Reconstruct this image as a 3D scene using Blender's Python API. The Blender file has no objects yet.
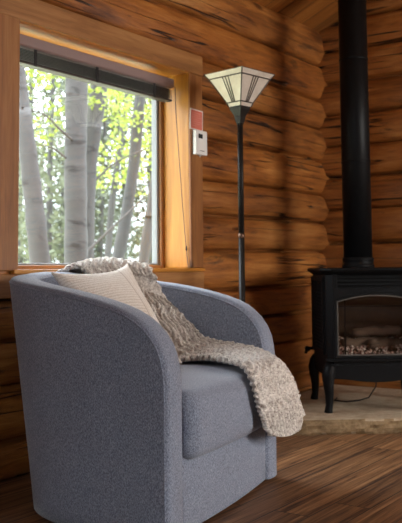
import bpy, bmesh, math, random
from mathutils import Vector, Matrix, noise
random.seed(7)
scn = bpy.context.scene
COL = scn.collection
R = math.radians
V = Vector

# ------------------------------------------------------------------ helpers
def link(o, parent=None):
    COL.objects.link(o)
    if parent: o.parent = parent
    return o

def mesh_obj(name, verts, faces, mat=None, parent=None, smooth=False, uvs=None):
    me = bpy.data.meshes.new(name)
    me.from_pydata([tuple(v) for v in verts], [], faces)
    me.update()
    if uvs:
        ul = me.uv_layers.new(name='UVMap')
        for l in me.loops: ul.data[l.index].uv = uvs[l.vertex_index]
    if smooth: me.polygons.foreach_set('use_smooth', [True]*len(me.polygons))
    if mat: me.materials.append(mat)
    return link(bpy.data.objects.new(name, me), parent)

class MB:
    """collects shapes that become ONE mesh"""
    def __init__(s): s.v = []; s.f = []
    def add(s, vs, fs):
        n = len(s.v); s.v += [V(v) for v in vs]; s.f += [tuple(i+n for i in f) for f in fs]; return s
    def box(s, x0, x1, y0, y1, z0, z1):
        vs = [(x, y, z) for x in (x0, x1) for y in (y0, y1) for z in (z0, z1)]
        return s.add(vs, [(0,1,3,2),(4,6,7,5),(0,4,5,1),(2,3,7,6),(0,2,6,4),(1,5,7,3)])
    def tube(s, pts, rad, seg=12, cap=True):
        pts = [V(p) for p in pts]; n = len(pts)
        rads = rad if isinstance(rad, (list, tuple)) else [rad]*n
        rings = []; t0 = (pts[1]-pts[0]).normalized()
        ref = V((0,0,1)) if abs(t0.z) < .9 else V((1,0,0))
        u = t0.cross(ref).normalized()
        for i, p in enumerate(pts):
            t = (pts[min(i+1, n-1)]-pts[max(i-1, 0)])
            t = t.normalized() if t.length > 1e-9 else t0
            u = u - t*u.dot(t); u = u.normalized() if u.length > 1e-6 else t.orthogonal().normalized()
            w = t.cross(u)
            rings.append([p + (u*math.cos(a)+w*math.sin(a))*rads[i] for a in [2*math.pi*k/seg for k in range(seg)]])
        vs = [v for r_ in rings for v in r_]; fs = []
        for i in range(n-1):
            for k in range(seg):
                a, b = i*seg+k, i*seg+(k+1) % seg
                fs.append((a, b, b+seg, a+seg))
        if cap: fs += [tuple(range(seg-1, -1, -1)), tuple((n-1)*seg+k for k in range(seg))]
        return s.add(vs, fs)
    def lathe(s, prof, seg=32, c=(0,0,0)):
        vs = []; fs = []; n = len(prof)
        for r_, z in prof:
            for k in range(seg):
                a = 2*math.pi*k/seg; vs.append((c[0]+r_*math.cos(a), c[1]+r_*math.sin(a), c[2]+z))
        for i in range(n-1):
            for k in range(seg):
                a, b = i*seg+k, i*seg+(k+1) % seg; fs.append((a, b, b+seg, a+seg))
        fs += [tuple(range(seg-1, -1, -1)), tuple((n-1)*seg+k for k in range(seg))]
        return s.add(vs, fs)
    def prism(s, poly, y0, y1):
        """poly in x,z extruded along y"""
        n = len(poly)
        vs = [(x, y0, z) for x, z in poly]+[(x, y1, z) for x, z in poly]
        fs = [tuple(range(n)), tuple(range(2*n-1, n-1, -1))]+[(i, i+n, (i+1) % n+n, (i+1) % n) for i in range(n)]
        return s.add(vs, fs)
    def build(s, name, mat=None, parent=None, smooth=False, bevel=0, seg=2, angle=40):
        o = mesh_obj(name, s.v, s.f, mat, parent, smooth)
        bm = bmesh.new(); bm.from_mesh(o.data); bmesh.ops.recalc_face_normals(bm, faces=bm.faces); bm.to_mesh(o.data); bm.free()
        if bevel:
            m = o.modifiers.new('bevel', 'BEVEL'); m.width = bevel; m.segments = seg; m.limit_method = 'ANGLE'; m.angle_limit = R(angle)
        return o

def thing(name, label, cat, loc=(0,0,0), rotz=0, group=None):
    o = bpy.data.objects.new(name, None); COL.objects.link(o)
    o.empty_display_size = .1; o.location = loc; o.rotation_euler = (0, 0, rotz)
    return tag(o, label, cat, group)
def tag(o, label, cat, group=None):
    o['label'] = label; o['category'] = cat
    if group: o['group'] = group
    return o
def struct(o):
    o['kind'] = 'structure'; return o
def copy_tree(o, parent=None):
    c = o.copy(); COL.objects.link(c)
    if parent: c.parent = parent
    for ch in list(o.children): copy_tree(ch, c)
    return c

# ------------------------------------------------------------------ materials
def new_mat(name, col=(.5,.5,.5), rough=.6, metal=0, spec=.5):
    m = bpy.data.materials.new(name); m.use_nodes = True
    b = m.node_tree.nodes['Principled BSDF']
    b.inputs['Base Color'].default_value = (*col, 1); b.inputs['Roughness'].default_value = rough
    b.inputs['Metallic'].default_value = metal; b.inputs['Specular IOR Level'].default_value = spec
    return m
class NT:
    def __init__(s, m): s.m = m; s.t = m.node_tree; s.n = s.t.nodes; s.b = s.n['Principled BSDF']
    def add(s, ty, **kw):
        n = s.n.new(ty)
        for k, v in kw.items():
            if k in n.inputs: n.inputs[k].default_value = v
            else: setattr(n, k, v)
        return n
    def l(s, a, b): s.t.links.new(a, b)
    def coords(s, kind='Object', scale=(1,1,1), offs=None):
        tc = s.add('ShaderNodeTexCoord'); mp = s.add('ShaderNodeMapping'); mp.inputs['Scale'].default_value = scale
        if offs is not None:
            va = s.add('ShaderNodeVectorMath', operation='ADD'); s.l(tc.outputs[kind], va.inputs[0]); s.l(offs, va.inputs[1]); s.l(va.outputs[0], mp.inputs['Vector'])
        else: s.l(tc.outputs[kind], mp.inputs['Vector'])
        return mp.outputs['Vector']
    def noise(s, vec, scale, detail=3, rough=.55, dist=0):
        n = s.add('ShaderNodeTexNoise'); n.inputs['Scale'].default_value = scale; n.inputs['Detail'].default_value = detail
        n.inputs['Roughness'].default_value = rough; n.inputs['Distortion'].default_value = dist
        s.l(vec, n.inputs['Vector']); return n.outputs['Fac']
    def ramp(s, fac, stops, mode='LINEAR'):
        r = s.add('ShaderNodeValToRGB'); r.color_ramp.interpolation = mode; e = r.color_ramp.elements
        while len(e) < len(stops): e.new(.5)
        for el, (p, c) in zip(e, stops):
            el.position = p; el.color = (*c, 1) if len(c) == 3 else c
        s.l(fac, r.inputs['Fac']); return r.outputs['Color']
    def mix(s, fac, a, b, mode='MIX'):
        n = s.add('ShaderNodeMix', data_type='RGBA', blend_type=mode)
        for sock, val in ((n.inputs[0], fac), (n.inputs[6], a), (n.inputs[7], b)):
            if hasattr(val, 'links') or hasattr(val, 'is_linked'): s.l(val, sock)
            else: sock.default_value = val if not isinstance(val, tuple) else (*val[:3], 1)
        return n.outputs[2]
    def math(s, op, a, b=0.0):
        n = s.add('ShaderNodeMath', operation=op)
        for i, val in enumerate((a, b)):
            if hasattr(val, 'is_linked'): s.l(val, n.inputs[i])
            else: n.inputs[i].default_value = val
        return n.outputs[0]
    def bump(s, h, strength=.3, dist=.01, prev=None):
        n = s.add('ShaderNodeBump'); n.inputs['Strength'].default_value = strength; n.inputs['Distance'].default_value = dist
        s.l(h, n.inputs['Height'])
        if prev: s.l(prev, n.inputs['Normal'])
        return n.outputs['Normal']
    def color(s, c): s.l(c, s.b.inputs['Base Color'])
    def normal(s, n): s.l(n, s.b.inputs['Normal'])
G0, G1 = (0,0,0), (1,1,1)

def wood_mat(name, dark, mid, light, axis='x', rough=.5, fine=1.0, knots=True):
    m = new_mat(name, mid, rough); t = NT(m)
    sc = {'x': (1,14,14), 'y': (14,1,14), 'z': (14,14,1)}[axis]
    v = t.coords('Object', tuple(a*fine for a in sc))
    g = t.noise(v, 1.6, 8, .7, .6)
    c = t.ramp(g, [(.28, dark), (.5, mid), (.72, light)])
    if knots:
        sc2 = {'x': (.45,1,1), 'y': (1,.45,1), 'z': (1,1,.45)}[axis]
        vo = t.add('ShaderNodeTexVoronoi'); vo.inputs['Scale'].default_value = 4.2
        t.l(t.coords('Object', sc2), vo.inputs['Vector'])
        k = t.ramp(vo.outputs['Distance'], [(.03, G1), (.11, G0)])
        c = t.mix(k, c, tuple(a*.35 for a in dark))
    t.color(c); t.normal(t.bump(g, .15, .004)); return m

def log_mat():
    m = new_mat('hewn_log_wood', (.3,.13,.05), .42); t = NT(m)
    at = t.add('ShaderNodeAttribute'); at.attribute_name = 'log'
    off = t.add('ShaderNodeCombineXYZ'); k = t.math('MULTIPLY', at.outputs['Fac'], 37.)
    t.l(k, off.inputs[0]); t.l(k, off.inputs[1])
    o = off.outputs[0]
    g = t.noise(t.coords('Object', (1.6, 9, 19), o), 2.2, 8, .72, .5)          # grain
    big = t.noise(t.coords('Object', (1.0, 2, 3.2), o), 1.5, 3, .55, .4)       # patches
    fac = t.math('ADD', t.math('MULTIPLY', g, .55), t.math('MULTIPLY', big, .5))
    c = t.ramp(fac, [(.38, (.085,.026,.006)), (.46, (.22,.074,.016)), (.56, (.36,.132,.028)), (.68, (.50,.225,.062))])
    hue = t.ramp(at.outputs['Fac'], [(0, (.78,.74,.72)), (.5, (1,1,1)), (1, (1.0,.93,.82))])
    c = t.mix(1.0, c, hue, 'MULTIPLY')
    st = t.noise(t.coords('Object', (1.5, 3, 6.5), o), 1.9, 5, .7, .9)        # dark bark stains
    sm = t.ramp(st, [(.585, G0), (.70, (.80,.80,.80))])
    c = t.mix(sm, c, (.050,.024,.012))
    ck = t.noise(t.coords('Object', (.28, 3, 8.5), o), 1.3, 2.5, .5, .05)       # long drying checks
    ca = t.math('ABSOLUTE', t.math('SUBTRACT', ck, .5))
    cr = t.ramp(ca, [(.004, G1), (.010, G0)])
    br = t.ramp(t.noise(t.coords('Object', (1,1,1), o), 2.1, 2), [(.42, G0), (.48, G1)])
    crm = t.math('MULTIPLY', cr, br)
    c = t.mix(crm, c, (.018,.008,.004))
    vo = t.add('ShaderNodeTexVoronoi'); vo.inputs['Scale'].default_value = 3.4
    t.l(t.coords('Object', (.55, 1, 1), o), vo.inputs['Vector'])
    kn = t.ramp(vo.outputs['Distance'], [(.05, G1), (.13, G0)])
    c = t.mix(t.math('MULTIPLY', kn, .8), c, (.05,.018,.007))
    t.color(c)
    h = t.math('SUBTRACT', t.math('MULTIPLY', g, .35), crm)
    t.normal(t.bump(h, .7, .016)); return m

def plank_mat(name, wd, stops, swap=False, rough=(.62,.46)):
    m = new_mat(name, stops[1][1], .42); t = NT(m)
    tc = t.add('ShaderNodeTexCoord'); sp = t.add('ShaderNodeSeparateXYZ')
    rm = t.add('ShaderNodeMapping'); rm.inputs['Rotation'].default_value = (0, 0, math.pi/2 if swap else 0)
    t.l(tc.outputs['Object'], rm.inputs['Vector']); t.l(rm.outputs[0], sp.inputs[0])
    row = t.math('FLOOR', t.math('DIVIDE', sp.outputs[1], wd))
    fr = t.math('FRACT', t.math('DIVIDE', sp.outputs[1], wd))
    wn = t.add('ShaderNodeTexWhiteNoise', noise_dimensions='1D'); t.l(row, wn.inputs['W'])
    xs = t.math('ADD', sp.outputs[0], t.math('MULTIPLY', wn.outputs['Value'], 9.0))
    pl = t.math('FLOOR', t.math('DIVIDE', xs, 1.7)); pf = t.math('FRACT', t.math('DIVIDE', xs, 1.7))
    wn2 = t.add('ShaderNodeTexWhiteNoise', noise_dimensions='2D')
    cb = t.add('ShaderNodeCombineXYZ'); t.l(row, cb.inputs[0]); t.l(pl, cb.inputs[1]); t.l(cb.outputs[0], wn2.inputs['Vector'])
    cv = t.add('ShaderNodeCombineXYZ'); t.l(xs, cv.inputs[0]); t.l(sp.outputs[1], cv.inputs[1]); t.l(t.math('MULTIPLY', wn2.outputs['Value'], 20.), cv.inputs[2])
    mp = t.add('ShaderNodeMapping'); mp.inputs['Scale'].default_value = (.9, 24, 1); t.l(cv.outputs[0], mp.inputs['Vector'])
    g = t.noise(mp.outputs[0], 2.2, 8, .72, .5)
    c = t.ramp(g, stops)
    tint = t.ramp(wn2.outputs['Value'], [(0, (.50,.47,.46)), (1, (1.0,.96,.92))])
    c = t.mix(1.0, c, tint, 'MULTIPLY')
    gap = t.math('MAXIMUM', t.math('LESS_THAN', fr, .040), t.math('LESS_THAN', pf, .003))
    c = t.mix(gap, c, (.012,.006,.004)); t.color(c)
    rr = t.ramp(g, [(.3, (rough[0],)*3), (.7, (rough[1],)*3)]); t.l(rr, t.b.inputs['Roughness'])
    t.normal(t.bump(t.math('SUBTRACT', g, gap), .35, .004)); return m

def fabric_mat():
    m = new_mat('slate_blue_tweed', (.2,.22,.28), .92, 0, .15); t = NT(m)
    v = t.coords('Object', (1, 1, .42))
    n1 = t.noise(v, 420, 2, .6); n2 = t.noise(t.coords('Object'), 5, 3)
    c = t.ramp(n1, [(.32, (.118,.137,.180)), (.5, (.225,.250,.318)), (.68, (.395,.430,.515))])
    c = t.mix(.18, c, t.ramp(n2, [(.3, (.6,.6,.6)), (.7, G1)]), 'MULTIPLY')
    t.color(c); t.normal(t.bump(n1, .35, .002))
    t.b.inputs['Sheen Weight'].default_value = .25; t.b.inputs['Sheen Roughness'].default_value = .45
    return m

def knit_mat():
    m = new_mat('oatmeal_knit', (.55,.47,.40), .95, 0, .1); t = NT(m)
    n1 = t.noise(t.coords('Object'), 170, 3, .7); n2 = t.noise(t.coords('Object'), 75, 2, .6)
    f = t.math('ADD', t.math('MULTIPLY', n1, .6), t.math('MULTIPLY', n2, .4))
    c = t.ramp(f, [(.34, (.22,.175,.145)), (.46, (.55,.485,.43)), (.60, (.84,.78,.71))])
    t.color(c); t.normal(t.bump(f, .6, .004)); t.b.inputs['Sheen Weight'].default_value = .2; return m

def pillow_mat():
    m = new_mat('cream_ribbed_cotton', (.7,.62,.53), .9, 0, .15); t = NT(m)
    tc = t.add('ShaderNodeTexCoord'); sp = t.add('ShaderNodeSeparateXYZ'); t.l(tc.outputs['UV'], sp.inputs[0])
    u, v = sp.outputs[0], sp.outputs[1]
    w1 = t.math('SINE', t.math('MULTIPLY', v, 210.)); w2 = t.math('SINE', t.math('MULTIPLY', u, 95.))
    side = t.math('GREATER_THAN', u, .74)
    w = t.math('ADD', t.math('MULTIPLY', w1, t.math('SUBTRACT', 1.0, side)), t.math('MULTIPLY', t.math('MULTIPLY', w2, .6), side))
    seam = t.math('LESS_THAN', t.math('ABSOLUTE', t.math('SUBTRACT', u, .74)), .010)
    n = t.noise(t.coords('Object'), 240, 2)
    wv = t.math('ADD', t.math('MULTIPLY', w, .11), n)
    c = t.ramp(wv, [(.3, (.64,.56,.48)), (.5, (.78,.71,.63)), (.7, (.86,.81,.74))])
    c = t.mix(t.math('MULTIPLY', seam, .55), c, (.36,.27,.20)); t.color(c)
    t.normal(t.bump(t.math('SUBTRACT', wv, t.math('MULTIPLY', seam, 1.2)), .5, .004)); return m

def stone_mat(name='tan_sandstone', stops=[(.34, (.27,.18,.10)), (.5, (.43,.325,.215)), (.66, (.54,.43,.30))]):
    m = new_mat(name, (.38,.26,.16), .85); t = NT(m)
    n1 = t.noise(t.coords('Object'), 14, 8, .7, .3); n2 = t.noise(t.coords('Object'), 2.2, 3)
    f = t.math('ADD', t.math('MULTIPLY', n1, .6), t.math('MULTIPLY', n2, .4))
    t.color(t.ramp(f, stops))
    t.normal(t.bump(n1, .5, .02)); return m

def iron_mat(name, col, rough):
    m = new_mat(name, col, rough, 0, .13); t = NT(m)
    n = t.noise(t.coords('Object'), 120, 3); t.normal(t.bump(n, .15, .002))
    t.color(t.ramp(n, [(.3, tuple(a*.8 for a in col)), (.7, tuple(a*1.15 for a in col))])); return m

def glass_mat(name, tint=(1,1,1), refl=.06, rough=0.0):
    m = bpy.data.materials.new(name); m.use_nodes = True; t = m.node_tree; t.nodes.clear()
    o = t.nodes.new('ShaderNodeOutputMaterial'); mx = t.nodes.new('ShaderNodeMixShader')
    a = t.nodes.new('ShaderNodeBsdfTransparent'); a.inputs[0].default_value = (*tint, 1)
    g = t.nodes.new('ShaderNodeBsdfGlossy'); g.inputs['Roughness'].default_value = rough
    mx.inputs[0].default_value = refl
    t.links.new(a.outputs[0], mx.inputs[1]); t.links.new(g.outputs[0], mx.inputs[2]); t.links.new(mx.outputs[0], o.inputs[0])
    return m

def leaf_mat(name, c1, c2, trans=.5):
    m = bpy.data.materials.new(name); m.use_nodes = True; t = NT(m)
    n = t.noise(t.coords('Object'), 9, 2)
    c = t.ramp(n, [(.35, c1), (.65, c2)])
    tr = t.add('ShaderNodeBsdfTranslucent'); mx = t.add('ShaderNodeMixShader'); mx.inputs[0].default_value = trans
    t.color(c); t.b.inputs['Roughness'].default_value = .6; t.l(c, tr.inputs['Color'])
    out = t.n['Material Output']
    t.l(t.b.outputs[0], mx.inputs[1]); t.l(tr.outputs[0], mx.inputs[2]); t.l(mx.outputs[0], out.inputs[0]); return m

def bark_mat(name, base, scar):
    m = new_mat(name, base, .85); t = NT(m)
    n = t.noise(t.coords('Object', (5, 5, 16)), 1.0, 4, .65, .6); n2 = t.noise(t.coords('Object', (3, 3, 1.2)), 1.4, 3)
    c = t.ramp(n2, [(.3, tuple(a*.72 for a in base)), (.7, base)])
    c = t.mix(t.ramp(n, [(.58, G0), (.64, G1)]), c, scar); t.color(c); t.normal(t.bump(n, .3, .02)); return m

M = dict(
 log=log_mat(), floor=plank_mat('worn_plank_floor', .135, [(.34, (.040,.016,.006)), (.45, (.16,.072,.028)), (.57, (.30,.150,.062)), (.70, (.45,.255,.12))]), fabric=fabric_mat(), knit=knit_mat(), pillow=pillow_mat(), stone=stone_mat(),
 casing_h=wood_mat('rough_pine_casing', (.16,.058,.014), (.32,.135,.036), (.46,.225,.075), 'x', .5),
 casing_v=wood_mat('rough_pine_post', (.15,.052,.012), (.29,.110,.026), (.40,.18,.052), 'z', .5),
 jamb_v=wood_mat('honey_pine_jamb', (.31,.115,.010), (.43,.178,.015), (.53,.245,.032), 'z', .38),
 jamb_h=wood_mat('honey_pine_head', (.36,.125,.015), (.50,.195,.026), (.60,.28,.05), 'x', .38),
 frame_v=wood_mat('brown_sash_wood_upright', (.20,.085,.03), (.32,.15,.055), (.42,.21,.085), 'z', .4, 1, False),
 frame_h=wood_mat('brown_sash_wood_rail', (.20,.085,.03), (.32,.15,.055), (.42,.21,.085), 'x', .4, 1, False),
 ceil=plank_mat('ceiling_pine_boards', .16, [(.30, (.17,.052,.008)), (.45, (.30,.105,.016)), (.58, (.38,.15,.028)), (.74, (.46,.21,.05))], True),
 white=new_mat('white_vinyl', (.72,.73,.74), .45),
 rail=new_mat('mauve_metal', (.27,.19,.18), .5, .0), slat=new_mat('dark_slat', (.040,.031,.028), .5), tape=new_mat('black_cord', (.02,.018,.018), .8),
 cord=new_mat('grey_cord', (.12,.08,.06), .8),
 iron=iron_mat('black_cast_iron', (.006,.006,.0065), .5), pipe=iron_mat('black_stove_pipe', (.006,.006,.0065), .42),
 bronze=iron_mat('dark_bronze', (.018,.015,.013), .38), firebox=iron_mat('soot_brick', (.13,.095,.072), .9),
 plastic=new_mat('ivory_plastic', (.76,.75,.72), .5), lcd=new_mat('dark_lcd', (.035,.045,.045), .25),
 red=new_mat('red_card', (.60,.16,.11), .7), paper=new_mat('white_paper', (.75,.70,.66), .8),
 lead=new_mat('dark_leading', (.06,.042,.03), .45, .3),
 pane=glass_mat('clear_pane', (.97,.985,.98), .05), stoveglass=glass_mat('ceramic_glass', (.92,.90,.87), .08, .02),
)
def shade_glass():
    m = bpy.data.materials.new('cream_art_glass'); m.use_nodes = True; t = NT(m)
    n = t.noise(t.coords('Object'), 14, 4, .6, .8)
    c = t.ramp(n, [(.3, (.74,.66,.55)), (.7, (.90,.84,.75))])
    t.color(c); t.b.inputs['Roughness'].default_value = .3
    tr = t.add('ShaderNodeBsdfTranslucent'); mx = t.add('ShaderNodeMixShader'); mx.inputs[0].default_value = .35; t.l(c, tr.inputs['Color'])
    t.l(t.b.outputs[0], mx.inputs[1]); t.l(tr.outputs[0], mx.inputs[2]); t.l(mx.outputs[0], t.n['Material Output'].inputs[0]); return m
M['shade'] = shade_glass()
def ember_mat():
    m = new_mat('ash_and_ember_stones', (.3,.2,.18), .9); t = NT(m)
    n = t.noise(t.coords('Object'), 60, 2)
    t.color(t.ramp(n, [(.36, (.22,.07,.05)), (.48, (.62,.42,.38)), (.60, (.92,.85,.82))])); return m
M['ember'] = ember_mat()
M['charlog'] = bark_mat('charred_log', (.22,.155,.12), (.06,.04,.03))

# ------------------------------------------------------------------ the room
a35 = R(35)
A = V((math.sin(a35), math.cos(a35), 0)); N = V((math.cos(a35), -math.sin(a35), 0))
O = N*-2.607                       # foot of the window wall, t = 0
C = O + A*5.215                    # corner of the two log walls
T0, DEPTH = -2.2, 5.2
def ceil_z(d): return 2.50+.45*min(d, DEPTH-d)

def log_wall(name, origin, rot, x0, x1, seams, holes=(), gable=None, seed=0, dx=.04):
    """local x along the wall, y out of the room, z up; one mesh, a bulging round for every log"""
    rnd = random.Random(seed)
    xs = set(); n = int((x1-x0)/dx)
    for i in range(n+1): xs.add(round(x0+(x1-x0)*i/n, 4))
    zs = set()
    for a, b in zip(seams, seams[1:]):
        for k in range(13): zs.add(round(a+(b-a)*k/12, 4))
        for e_ in (.004, .009, .015): zs.add(round(a+e_, 4)); zs.add(round(b-e_, 4))
    for h in holes:
        for q in h[:2]:
            xs = {x for x in xs if abs(x-q) > dx*.45}; xs.add(q)
        for q in h[2:]:
            zs = {z for z in zs if abs(z-q) > .008}; zs.add(q)
    xs = sorted(xs); zs = sorted(zs); nx, nz = len(xs), len(zs)
    tone = [rnd.random() for _ in seams]
    def logi(z):
        for i in range(len(seams)-1):
            if z < seams[i+1]-1e-6: return i
        return len(seams)-2
    front = []; val = []
    for z in zs:
        i = logi(z); a, b = seams[i], seams[i+1]; q = (z-a)/(b-a)*2-1
        prof = (1-abs(q)**3.2)**.55 if abs(q) < 1 else 0
        gap_ = .022*max(0, 1-min(z-a, b-z)/.012)
        for x in xs:
            wob = noise.noise(V((x*1.3, tone[i]*50, 0)))*.012 + noise.noise(V((x*5, z*7, tone[i]*30)))*.006
            zz = z + (noise.noise(V((x*.9, a*9.7, 3.3)))*.014 if 0.05 < z < zs[-1]-.05 and not any(abs(z-h[2]) < .001 or abs(z-h[3]) < .001 for h in holes) else 0)
            if gable is not None: zz = min(zz, gable(x)+.04)
            front.append(V((x, .058*(1-prof)+gap_-wob-.004, zz))); val.append(tone[i])
    back = [V((v.x, .20, v.z)) for v in front]
    nv = nx*nz
    def inhole(i, j):
        cx, cz = (xs[i]+xs[i+1])/2, (zs[j]+zs[j+1])/2
        return any(h[0] < cx < h[1] and h[2] < cz < h[3] for h in holes)
    keep = {(i, j) for i in range(nx-1) for j in range(nz-1) if not inhole(i, j)}
    F = []
    for i, j in keep:
        a, b, c, d = j*nx+i, j*nx+i+1, (j+1)*nx+i+1, (j+1)*nx+i
        F.append((a, b, c, d)); F.append((a+nv, d+nv, c+nv, b+nv))
        for (p, q, nb) in ((a, b, (i, j-1)), (b, c, (i+1, j)), (c, d, (i, j+1)), (d, a, (i-1, j))):
            if nb not in keep: F.append((q, p, p+nv, q+nv))
    o = mesh_obj(name, front+back, F, M['log'], None, True)
    at = o.data.attributes.new('log', 'FLOAT', 'POINT'); at.data.foreach_set('value', val+val)
    o.location = origin; o.rotation_euler = (0, 0, rot)
    return struct(o)

SL = [0,.16,.38,.56,.73,.95,1.145,1.34,1.575,1.80,2.005,2.25,2.50,2.66]
SR = [0,.17,.37,.58,.80,1.01,1.24,1.46,1.68,1.90,2.12,2.34,2.56,2.78,3.0,3.22,3.44,3.66,3.80]
OX0, OX1, OZ0, OZ1 = 2.388, 3.597, .845, 1.893       # window opening
log_wall('wall_left', O, R(55), T0-.2, 5.40, SL, [(OX0-.02, OX1+.02, OZ0-.02, OZ1+.02)], None, 3)
log_wall('wall_right', C, R(-35), -.19, DEPTH+.19, SR, (), lambda x: ceil_z(min(max(x, 0), DEPTH)), 12)
log_wall('wall_back', O+A*T0, R(145), -DEPTH-.19, .19, SR, [(-3.3, -1.9, .85, 2.15)], lambda x: ceil_z(min(max(-x, 0), DEPTH)), 21, .1)
log_wall('wall_front', O+N*DEPTH, R(-125), -5.40, -T0+.19, SL, [(-5.1, -3.1, .75, 2.15)], None, 33, .1)

def slab(name, mat, rot, x0, x1, y0, y1, z0, z1, loc):
    o = MB().box(x0, x1, y0, y1, z0, z1).build(name, mat); o.location = loc; o.rotation_euler = (0, 0, rot); return struct(o)
slab('floor', M['floor'], R(55), T0-.2, 5.42, -DEPTH-.2, .2, -.06, 0, O)
cm = MB()
for (d0, d1) in ((-.45, DEPTH/2), (DEPTH+.45, DEPTH/2)):
    z0, z1 = 2.50+.45*(d0 if d0 < 1 else DEPTH-d0), ceil_z(d1)
    vs = [(T0-.3, -d0, z0), (5.5, -d0, z0), (5.5, -d1, z1), (T0-.3, -d1, z1)]
    vs += [(x, y, z+.08) for x, y, z in vs]
    cm.add(vs, [(0,1,2,3),(7,6,5,4),(0,4,5,1),(1,5,6,2),(2,6,7,3),(3,7,4,0)])
ce = cm.build('ceiling', M['ceil']); ce.location = O; ce.rotation_euler = (0, 0, R(55)); struct(ce)

# ------------------------------------------------------------------ the window in the left wall  (local: x along, y outwards, z up)
win = struct(bpy.data.objects.new('window_1', None)); COL.objects.link(win); win.location = O; win.rotation_euler = (0, 0, R(55))
def board(name, mat, x0, x1, y0, y1, z0, z1, parent=win, bev=.004):
    cx, cy, cz = (x0+x1)/2, (y0+y1)/2, (z0+z1)/2
    o = MB().box(x0-cx, x1-cx, y0-cy, y1-cy, z0-cz, z1-cz).build(name, mat, parent, False, bev)
    o.location = (cx, cy, cz); return o
board('casing', M['casing_v'], OX0-.17, OX0, -.022, .07, .845, 1.945)
board('casing', M['casing_v'], OX1, OX1+.115, -.022, .07, .852, 1.893)
board('head_casing', M['casing_h'], OX0-.19, OX1+.117, -.026, .07, OZ1, 2.002)
board('apron_casing', M['casing_h'], OX0-.19, OX1+.117, -.024, .07, .735, .832)
board('window_sill', M['jamb_h'], OX0-.03, OX1+.118, -.032, .19, .832, .850)
board('side_jamb', M['jamb_v'], OX1-.001, OX1+.018, -.012, .19, .851, OZ1)
board('side_jamb', M['jamb_v'], OX0-.018, OX0+.001, -.012, .19, .851, OZ1)
board('head_jamb', M['jamb_h'], OX0, OX1, -.012, .19, OZ1-.002, OZ1+.016)
def ring(name, matv, math_, x0, x1, z0, z1, w, wb, y0, y1):
    board(name+'_stile', matv, x0, x0+w, y0, y1, z0, z1); board(name+'_stile', matv, x1-w, x1, y0, y1, z0, z1)
    board(name+'_rail', math_, x0+w, x1-w, y0, y1, z0, z0+wb); board(name+'_rail', math_, x0+w, x1-w, y0, y1, z1-w, z1)
ring('window_frame', M['frame_v'], M['frame_h'], OX0, OX1, .850, OZ1, .028, .018, .155, .20)
M['sash'] = new_mat('grey_white_vinyl', (.20,.205,.21), .45)
ring('sash', M['sash'], M['sash'], OX0+.028, OX1-.028, .868, OZ1-.028, .018, .010, .168, .205)
board('pane', M['pane'], OX0+.046, OX1-.046, .184, .190, .878, OZ1-.046, win, 0)

# window behind the camera, the room's other daylight
win2 = struct(bpy.data.objects.new('window_2', None)); COL.objects.link(win2); win2.location = O+N*DEPTH; win2.rotation_euler = (0, 0, R(-125))
for x0, x1, z0, z1 in ((-5.2,-5.1,.63,2.27), (-3.1,-2.98,.63,2.27), (-5.1,-3.1,.63,.75), (-5.1,-3.1,2.15,2.27)):
    board('casing', M['casing_v'], x0, x1, -.02, .16, z0, z1, win2)
board('pane', M['pane'], -5.1, -3.1, .10, .106, .75, 2.15, win2, 0)

fill_win = struct(bpy.data.objects.new('added_rear_window', None)); COL.objects.link(fill_win); fill_win.location = O+A*T0; fill_win.rotation_euler = (0, 0, R(145))  # added unseen rear window, put in to hold fill for the chair side
for x0, x1, z0, z1 in ((-3.42,-3.3,.73,2.27), (-1.9,-1.78,.73,2.27), (-3.3,-1.9,.73,.85), (-3.3,-1.9,2.15,2.27)):
    board('casing', M['casing_v'], x0, x1, -.02, .16, z0, z1, fill_win)
board('pane', M['pane'], -3.3, -1.9, .10, .106, .85, 2.15, fill_win, 0)

# ------------------------------------------------------------------ window blind
bl = thing('window_blind', 'raised dark slatted blind hanging under the window head, mauve headrail', 'blind', O+A*((OX0+OX1)/2-.006)+N*-.08, R(55))
bl.location.z = 1.80
hw = (OX1-OX0)/2
MB().box(-hw+.006, hw-.045, -.026, .026, .008, .062).build('headrail', M['rail'], bl, False, .006)
MB().box(-hw+.006, hw-.045, -.036, -.030, .012, .056).build('valance', M['rail'], bl, False, .002)
for k in range(8):
    MB().add([(x, y, z) for x in (-hw+.008, hw-.05) for y, z in ((-.025, 0), (0, .004), (.025, 0), (.025, -.002), (0, .002), (-.025, -.002))],
             [(0,1,2,3,4,5), (11,10,9,8,7,6)]+[(i, i+6, (i+1) % 6+6, (i+1) % 6) for i in range(6)]).build('slat', M['slat'], bl).location.z = -.002-k*.0062
MB().box(-hw+.008, hw-.05, -.026, .026, -.064, -.052).build('bottom_rail', M['slat'], bl, False, .003)
for x in (-.44, -.04, .40): MB().box(x-.008, x+.008, -.0285, -.0265, -.066, .008).build('ladder_tape', M['tape'], bl)
# pull cord trailing over the side jamb down to the sill
pc = MB().tube([(hw-.03, -.030, .02), (hw-.028, -.033, -.12), (hw-.020, -.045, -.35), (hw-.012, -.06, -.60), (hw-.008, -.075, -.80), (hw-.003, -.087, -.93), (hw+.002, -.100, -1.0)], .0022, 6).build('pull_cord', M['cord'], bl, True)
MB().lathe([(.001, .012), (.004, .008), (.006, -.010), (.001, -.014)], 10, (hw-.006, -.080, -.845)).build('cord_tassel', M['tape'], pc, True)

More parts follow.
